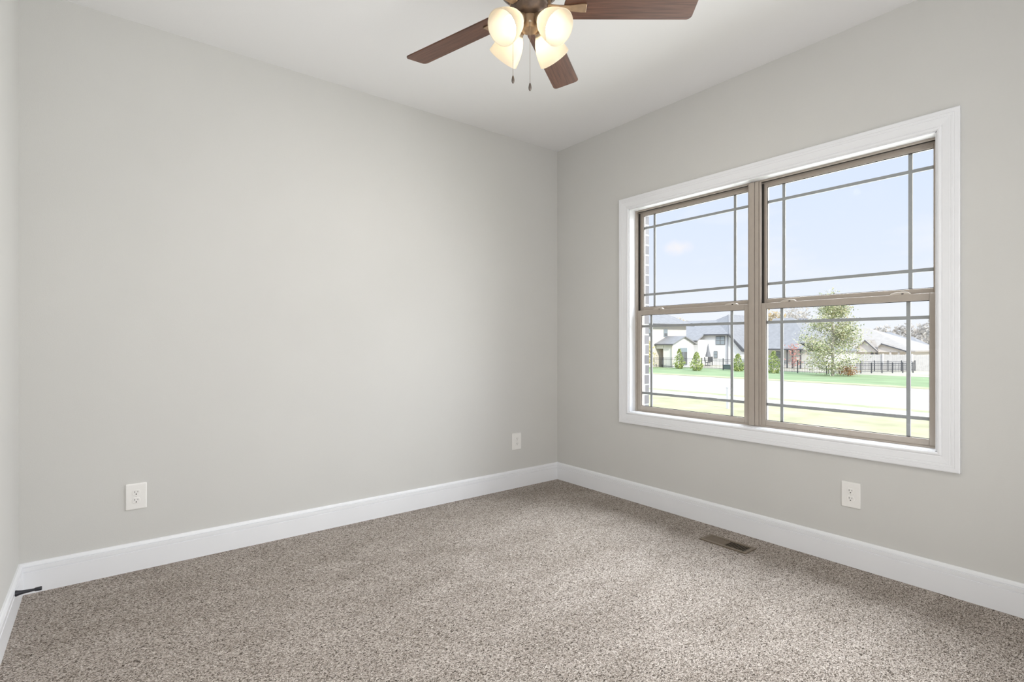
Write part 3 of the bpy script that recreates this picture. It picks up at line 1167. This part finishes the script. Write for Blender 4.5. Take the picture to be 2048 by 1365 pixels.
# house B: white, steep grey roof with catslide
hB = thing('house', (0, 0, 0), 'white house with blue-grey roof and one small dark double window', 'house')
XB = 56.0
mb = MB()
# stepped front wall following the catslide, with depth
mb.prism([(28.26, 0.46), (30.12, 2.30), (32.95, 2.30), (40.5, 2.30), (40.5, G - 0.1), (27.1, G - 0.1), (27.1, 0.20), (28.0, 0.24)], 'x', XB, XB + 8.4)
mb.build('wall', M['white_wall'], hB)
MB().box(54.6, XB, 33.3, 40.5, G - 0.1, 1.60).build('front_wall', M['white_wall'], hB)
mb = MB()
P = Vector((60.0, 32.5, 4.77))
Rr = Vector((60.0, 34.2, 4.20))
Re = Vector((60.0, 42.0, 4.20))
cF = Vector((55.75, 30.0, 2.27))
# front (-x) slope of the bay and the long eave to its left
mb.face([cF, P, Rr, (55.75, 33.2, 2.27)])
mb.face([(54.25, 33.2, 1.50), (55.75, 33.2, 2.27), Rr, Re, (54.25, 42.0, 1.50)])
# long catslide towards -y, with the ridge running back from the peak
mb.face([cF, (55.75, 28.05, 0.32), (68.0, 28.05, 0.32), (68.0, 32.5, 4.77), P])
mb.face([(55.75, 28.05, 0.32), (55.75, 26.9, 0.26), (68.0, 26.9, 0.26), (68.0, 28.05, 0.32)])
# rear slope
mb.face([P, (68.0, 32.5, 4.77), (68.0, 36.7, 0.6), Rr])
mb.face([Rr, (68.0, 36.7, 0.6), (68.0, 42.0, 0.6), Re])
mb.face([Re, (65.9, 42.0, 1.50), (54.25, 42.0, 1.50)])
rf = mb.build('roof', M['roof_gray'], hB)
md = rf.modifiers.new('thick', 'SOLIDIFY')
md.thickness = 0.12
md.offset = -1
mb = MB()
mb.box(55.62, 55.74, 30.0, 33.2, 2.12, 2.27)
mb.box(54.12, 54.24, 33.2, 42.0, 1.36, 1.50)
mb.prism([(30.0, 2.14), (30.0, 2.30), (28.0, 0.40), (28.0, 0.18), (28.3, 0.18)], 'x', 55.64, 55.76)
mb.build('gutter', M['gutter'], hB)
MB().box(XB - 0.12, XB - 0.02, 30.15, 30.28, G, 2.15).build('downspout', M['unit'], hB)
house_window(hB, XB, 30.55, 31.75, 0.98, 2.02, M['win_pane'], 1)
house_window(hB, XB, 31.55, 32.0, -0.65, 0.20, M['win_pane'], 0)
for yy in (35.5, 37.0, 38.5):
    mb = MB()
    mb.prism([(yy - 0.18, 3.62), (yy + 0.18, 3.62), (yy + 0.05, 3.84), (yy - 0.05, 3.84)], 'x', 58.75, 59.05)
    mb.build('roof_vent', M['gutter'], hB)

# house C: grey roof, porch with dark posts
hC = thing('house', (0, 0, 0), 'white house with grey hipped roof and dark porch posts, left of the magnolia', 'house')
mb = MB()
mb.box(56, 66, 21.2, 25.9, G - 0.1, 1.10)
mb.box(56, 64, 19.4, 21.2, G - 0.1, 0.30)
mb.build('wall', M['white_wall'], hC)
mb = MB()
hip_roof(mb, 55.6, 66.4, 20.9, 26.8, 1.22, (59.2, 24.1, 4.1), (59.2, 26.3, 4.1))
mb.build('roof', M['roof_gray'], hC)
mb = MB()
mb.face([(55.6, 21.15, 1.16), (55.6, 19.0, 0.36), (64, 19.0, 0.36), (64, 21.15, 1.16)])
s_ = mb.build('side_roof', M['roof_gray'], hC)
md = s_.modifiers.new('thick', 'SOLIDIFY')
md.thickness = 0.14
mb = MB()
mb.box(55.46, 55.6, 20.9, 26.8, 1.06, 1.2)
mb.prism([(21.0, 1.04), (21.0, 1.2), (19.0, 0.42), (19.0, 0.28)], 'x', 55.48, 55.6)
mb.build('gutter', M['gutter'], hC)
mb = MB()
hip_roof(mb, 54.2, 57.4, 20.9, 26.2, 0.58, (56.0, 23.0, 1.90), (56.0, 25.0, 1.90), th=0.1)
mb.build('porch_roof', M['roof_gray'], hC)
MB().box(54.1, 54.2, 20.9, 26.2, 0.44, 0.56).build('gutter', M['gutter'], hC)
for yy in (21.15, 21.95, 22.5):
    MB().box(54.3, 54.42, yy, yy + 0.12, G, 0.50).build('porch_post', M['gutter'], hC)
house_window(hC, 56, 24.0, 24.6, -0.45, 0.25, M['win_pane'], 0)
for xx in (60.2, 60.9, 61.6):
    MB().box(xx, xx + 0.25, 23.6, 23.9, 3.75, 4.05).build('roof_vent', M['unit'], hC)

# house D: tan roof right of the magnolia
hD = thing('house', (0, 0, 0), 'tan-roofed house directly right of the magnolia, behind the wooden fence', 'house')
mb = MB()
mb.box(68.2, 79, 15.4, 26, G - 0.5, 0.28)
mb.build('wall', M['cream_wall'], hD)
mb = MB()
hip_roof(mb, 67.6, 79.6, 14.8, 26.6, 0.33, (73.6, 21.3, 3.15), (73.6, 22.2, 3.15))
mb.build('roof', M['roof_tan'], hD)
for apex, lf, rf_, x0 in (((19.45, 1.58), (20.9, 0.24), (18.15, 0.24), 67.0), ((17.9, 1.16), (18.3, 0.75), (15.3, 0.26), 67.25)):
    mb = MB()
    mb.prism([lf, apex, rf_, (rf_[0], rf_[1] - 0.1), (lf[0], rf_[1] - 0.1)], 'x', x0 + 0.25, 72.5)
    mb.build('gable_wall', M['tan_wall'], hD)
    mb = MB()
    mb.face([(x0, lf[0], lf[1]), (x0, apex[0], apex[1]), (73, apex[0], apex[1]), (73, lf[0], lf[1])])
    mb.face([(x0, rf_[0], rf_[1]), (x0, apex[0], apex[1]), (73, apex[0], apex[1]), (73, rf_[0], rf_[1])])
    rfo = mb.build('gable_roof', M['roof_tan'], hD)
    md = rfo.modifiers.new('thick', 'SOLIDIFY')
    md.thickness = 0.10
    mb = MB()
    mb.prism([(apex[0], apex[1] - 0.14), (apex[0], apex[1]), rf_, (rf_[0], rf_[1] - 0.14)], 'x', x0 - 0.04, x0 + 0.02)
    mb.build('rake_board', M['gutter'], hD)
for yy in (18.95, 18.5):
    MB().box(68.1, 68.2, yy, yy + 0.25, -1.2, 0.05).build('window', M['win_dark'], hD)
for yy in (17.0, 16.2, 15.5):
    MB().box(67.5, 67.7, yy, yy + 0.18, G - 0.5, 0.2).build('porch_post', M['tan_wall'], hD)

# house E and F: farther grey roofs
hE = thing('house', (0, 0, 0), 'grey-roofed house whose peak rises behind the tan roof', 'house')
MB().box(82.2, 90.5, 19.8, 27, G - 0.3, 0.72).build('wall', M['cream_wall'], hE)
mb = MB()
hip_roof(mb, 81.5, 91.2, 19.2, 27.6, 0.80, (86, 22.3, 2.75), (86, 24.4, 2.75))
mb.build('roof', M['roof_gray'], hE)
hF = thing('house', (0, 0, 0), 'farthest grey-roofed house at the right window edge', 'house')
MB().box(93.7, 102, 20.4, 26, G - 0.5, -0.35).build('wall', M['white_wall'], hF)
mb = MB()
hip_roof(mb, 93, 102.8, 19.8, 26.6, -0.30, (98.0, 22.9, 2.25), (98.0, 23.6, 2.25))
mb.build('roof', M['roof_gray'], hF)
for yy in (20.8, 22.0):
    MB().box(93.64, 93.7, yy, yy + 0.8, -1.4, -0.6).build('window', M['win_pane'], hF)


# ------------------------------------------------------------------ fences
def metal_fence(pts, hgt, label, npick=17):
    root = thing('metal_fence', (pts[0][0], pts[0][1], G), label, 'fence', 'black metal picket fences')
    o0 = Vector((pts[0][0], pts[0][1]))
    P_ = [Vector(p) - o0 for p in pts]
    for p in P_:
        MB().box(p.x - 0.035, p.x + 0.035, p.y - 0.035, p.y + 0.035, -0.02, hgt + 0.08).build('post', M['fence'], root)
    for a, b2 in zip(P_, P_[1:]):
        mb = MB()
        for z in (0.15, hgt - 0.18, hgt - 0.02):
            mb.tube((a.x, a.y, z), (b2.x, b2.y, z), 0.016, seg=4)
        for i in range(1, npick):
            q_ = a.lerp(b2, i / npick)
            mb.tube((q_.x, q_.y, 0.06), (q_.x, q_.y, hgt), 0.009, seg=4)
        mb.build('picket_panel', M['fence'], root)
    return root


pts = [(45.32, 36.4 - 2.35 * i) for i in range(10)]
metal_fence(pts, 1.08, 'black metal picket fence along the road side of the white houses')
pts = [(46.6 + 0.98 * i, 15.6 - 0.50 * i) for i in range(9)]
metal_fence(pts, 0.86, 'black metal picket fence running right from the magnolia', 9)
pts = [(52.0 + 1.1 * i, 17.2 - 0.78 * i) for i in range(7)]
metal_fence(pts, 0.92, 'black metal picket fence at the back of the yard, right of the magnolia', 9)

wfence = thing('wooden_fence', (57.5, 17.2, G - 0.1), 'weathered grey wooden privacy fence below the tan roof', 'fence')
mb = MB()
d = Vector((3.2, -9.6, 0)).normalized()
n_ = 110
for i in range(n_):
    c = d * (i * 0.15)
    e = Vector((-d.y, d.x, 0)) * 0.012
    hh = 1.62 + 0.012 * ((i * 7) % 3)
    a0, a1 = c - d * 0.07, c + d * 0.07
    mb.prism([(a0.x - e.x, a0.y - e.y), (a1.x - e.x, a1.y - e.y), (a1.x + e.x, a1.y + e.y), (a0.x + e.x, a0.y + e.y)], 'z', 0.0, hh)
mb.build('boards', M['wood_fence'], wfence)
for i in range(8):
    c = d * (i * 2.3) + Vector((-0.10, -0.03, 0))
    MB().box(c.x - 0.06, c.x + 0.06, c.y - 0.06, c.y + 0.06, 0, 1.72).build('post', M['wood_post'], wfence)

# ------------------------------------------------------------------ small yard things
um = thing('patio_umbrella', (53.2, 31.1, G), 'closed dark grey patio umbrella beside the white house', 'umbrella')
mb = MB()
mb.lathe([(0.02, 2.55), (0.10, 2.2), (0.16, 1.75), (0.27, 1.35), (0.30, 1.05), (0.05, 1.08)], 12)
mb.build('canopy', M['umbrella'], um, smooth=True)
MB().tube((0, 0, 0), (0, 0, 2.6), 0.03, seg=8).build('pole', M['gutter'], um)
mb = MB()
mb.lathe([(0.28, 0.0), (0.28, 0.06), (0.05, 0.1)], 14)
mb.build('base', M['gutter'], um)


def patio_chair(x, y, rz, label):
    root = thing('patio_chair', (x, y, G), label, 'chair', 'dark patio chairs', rz)
    MB().box(-0.28, 0.28, -0.28, 0.28, 0.40, 0.46).build('seat', M['gutter'], root)
    mb = MB()
    mb.prism([(0.24, 0.46), (0.30, 0.46), (0.40, 1.05), (0.34, 1.05)], 'x', -0.28, 0.28)
    mb.build('backrest', M['gutter'], root)
    for sx in (-0.25, 0.25):
        for sy in (-0.25, 0.25):
            MB().tube((sx, sy, 0), (sx, sy, 0.42), 0.02, seg=6).build('leg', M['gutter'], root)


patio_chair(52.0, 30.4, 0.4, 'dark patio chair just right of the closed umbrella')
patio_chair(54.6, 31.7, 2.2, 'dark patio chair just left of the closed umbrella')

ub = thing('utility_box', (47.2, 24.6, G), 'low dark green utility box behind the black fence', 'utility box')
mb = MB()
mb.box(-0.5, 0.5, -0.9, 0.9, 0.0, 0.42)
mb.build('cabinet', M['unit_green'], ub, bevel=0.04)
MB().box(-0.54, 0.54, -0.94, 0.94, 0.42, 0.48).build('lid', M['unit_green'], ub, bevel=0.02)

ac = thing('air_conditioner', (50.4, 31.6, G), 'grey outdoor air conditioner against the white gable wall', 'air conditioner')
MB().box(-0.4, 0.4, -0.4, 0.4, 0, 1.1).build('cabinet', M['unit'], ac, bevel=0.03)
mb = MB()
mb.lathe([(0.34, 1.1), (0.34, 1.13), (0.1, 1.16), (0, 1.16)], 16)
mb.build('fan_grille', M['gutter'], ac)

gr = thing('grill', (46.6, 32.2, G), 'dark covered grill standing on the porch of the left house', 'grill')
MB().box(-0.25, 0.25, -0.45, 0.45, 0.25, 0.75).build('cart', M['unit'], gr, bevel=0.03)
mb = MB()
mb.prism([(-0.25, 0.75), (0.25, 0.75), (0.22, 0.98), (0.05, 1.08), (-0.15, 1.05)], 'y', -0.42, 0.42)
mb.build('lid', M['umbrella'], gr, bevel=0.03)
for sx in (-0.2, 0.2):
    for sy in (-0.4, 0.4):
        MB().tube((sx, sy, 0), (sx, sy, 0.27), 0.025, seg=6).build('leg', M['gutter'], gr)

sk = thing('marker_post', (16.83, 8.02, G), 'thin white marker post standing in the near lawn by the sidewalk', 'post')
MB().box(-0.045, 0.045, -0.045, 0.045, -0.05, 0.84).build('shaft', M['stake'], sk, bevel=0.006)
MB().box(-0.055, 0.055, -0.055, 0.055, 0.84, 0.87).build('cap', M['stake'], sk, bevel=0.006)
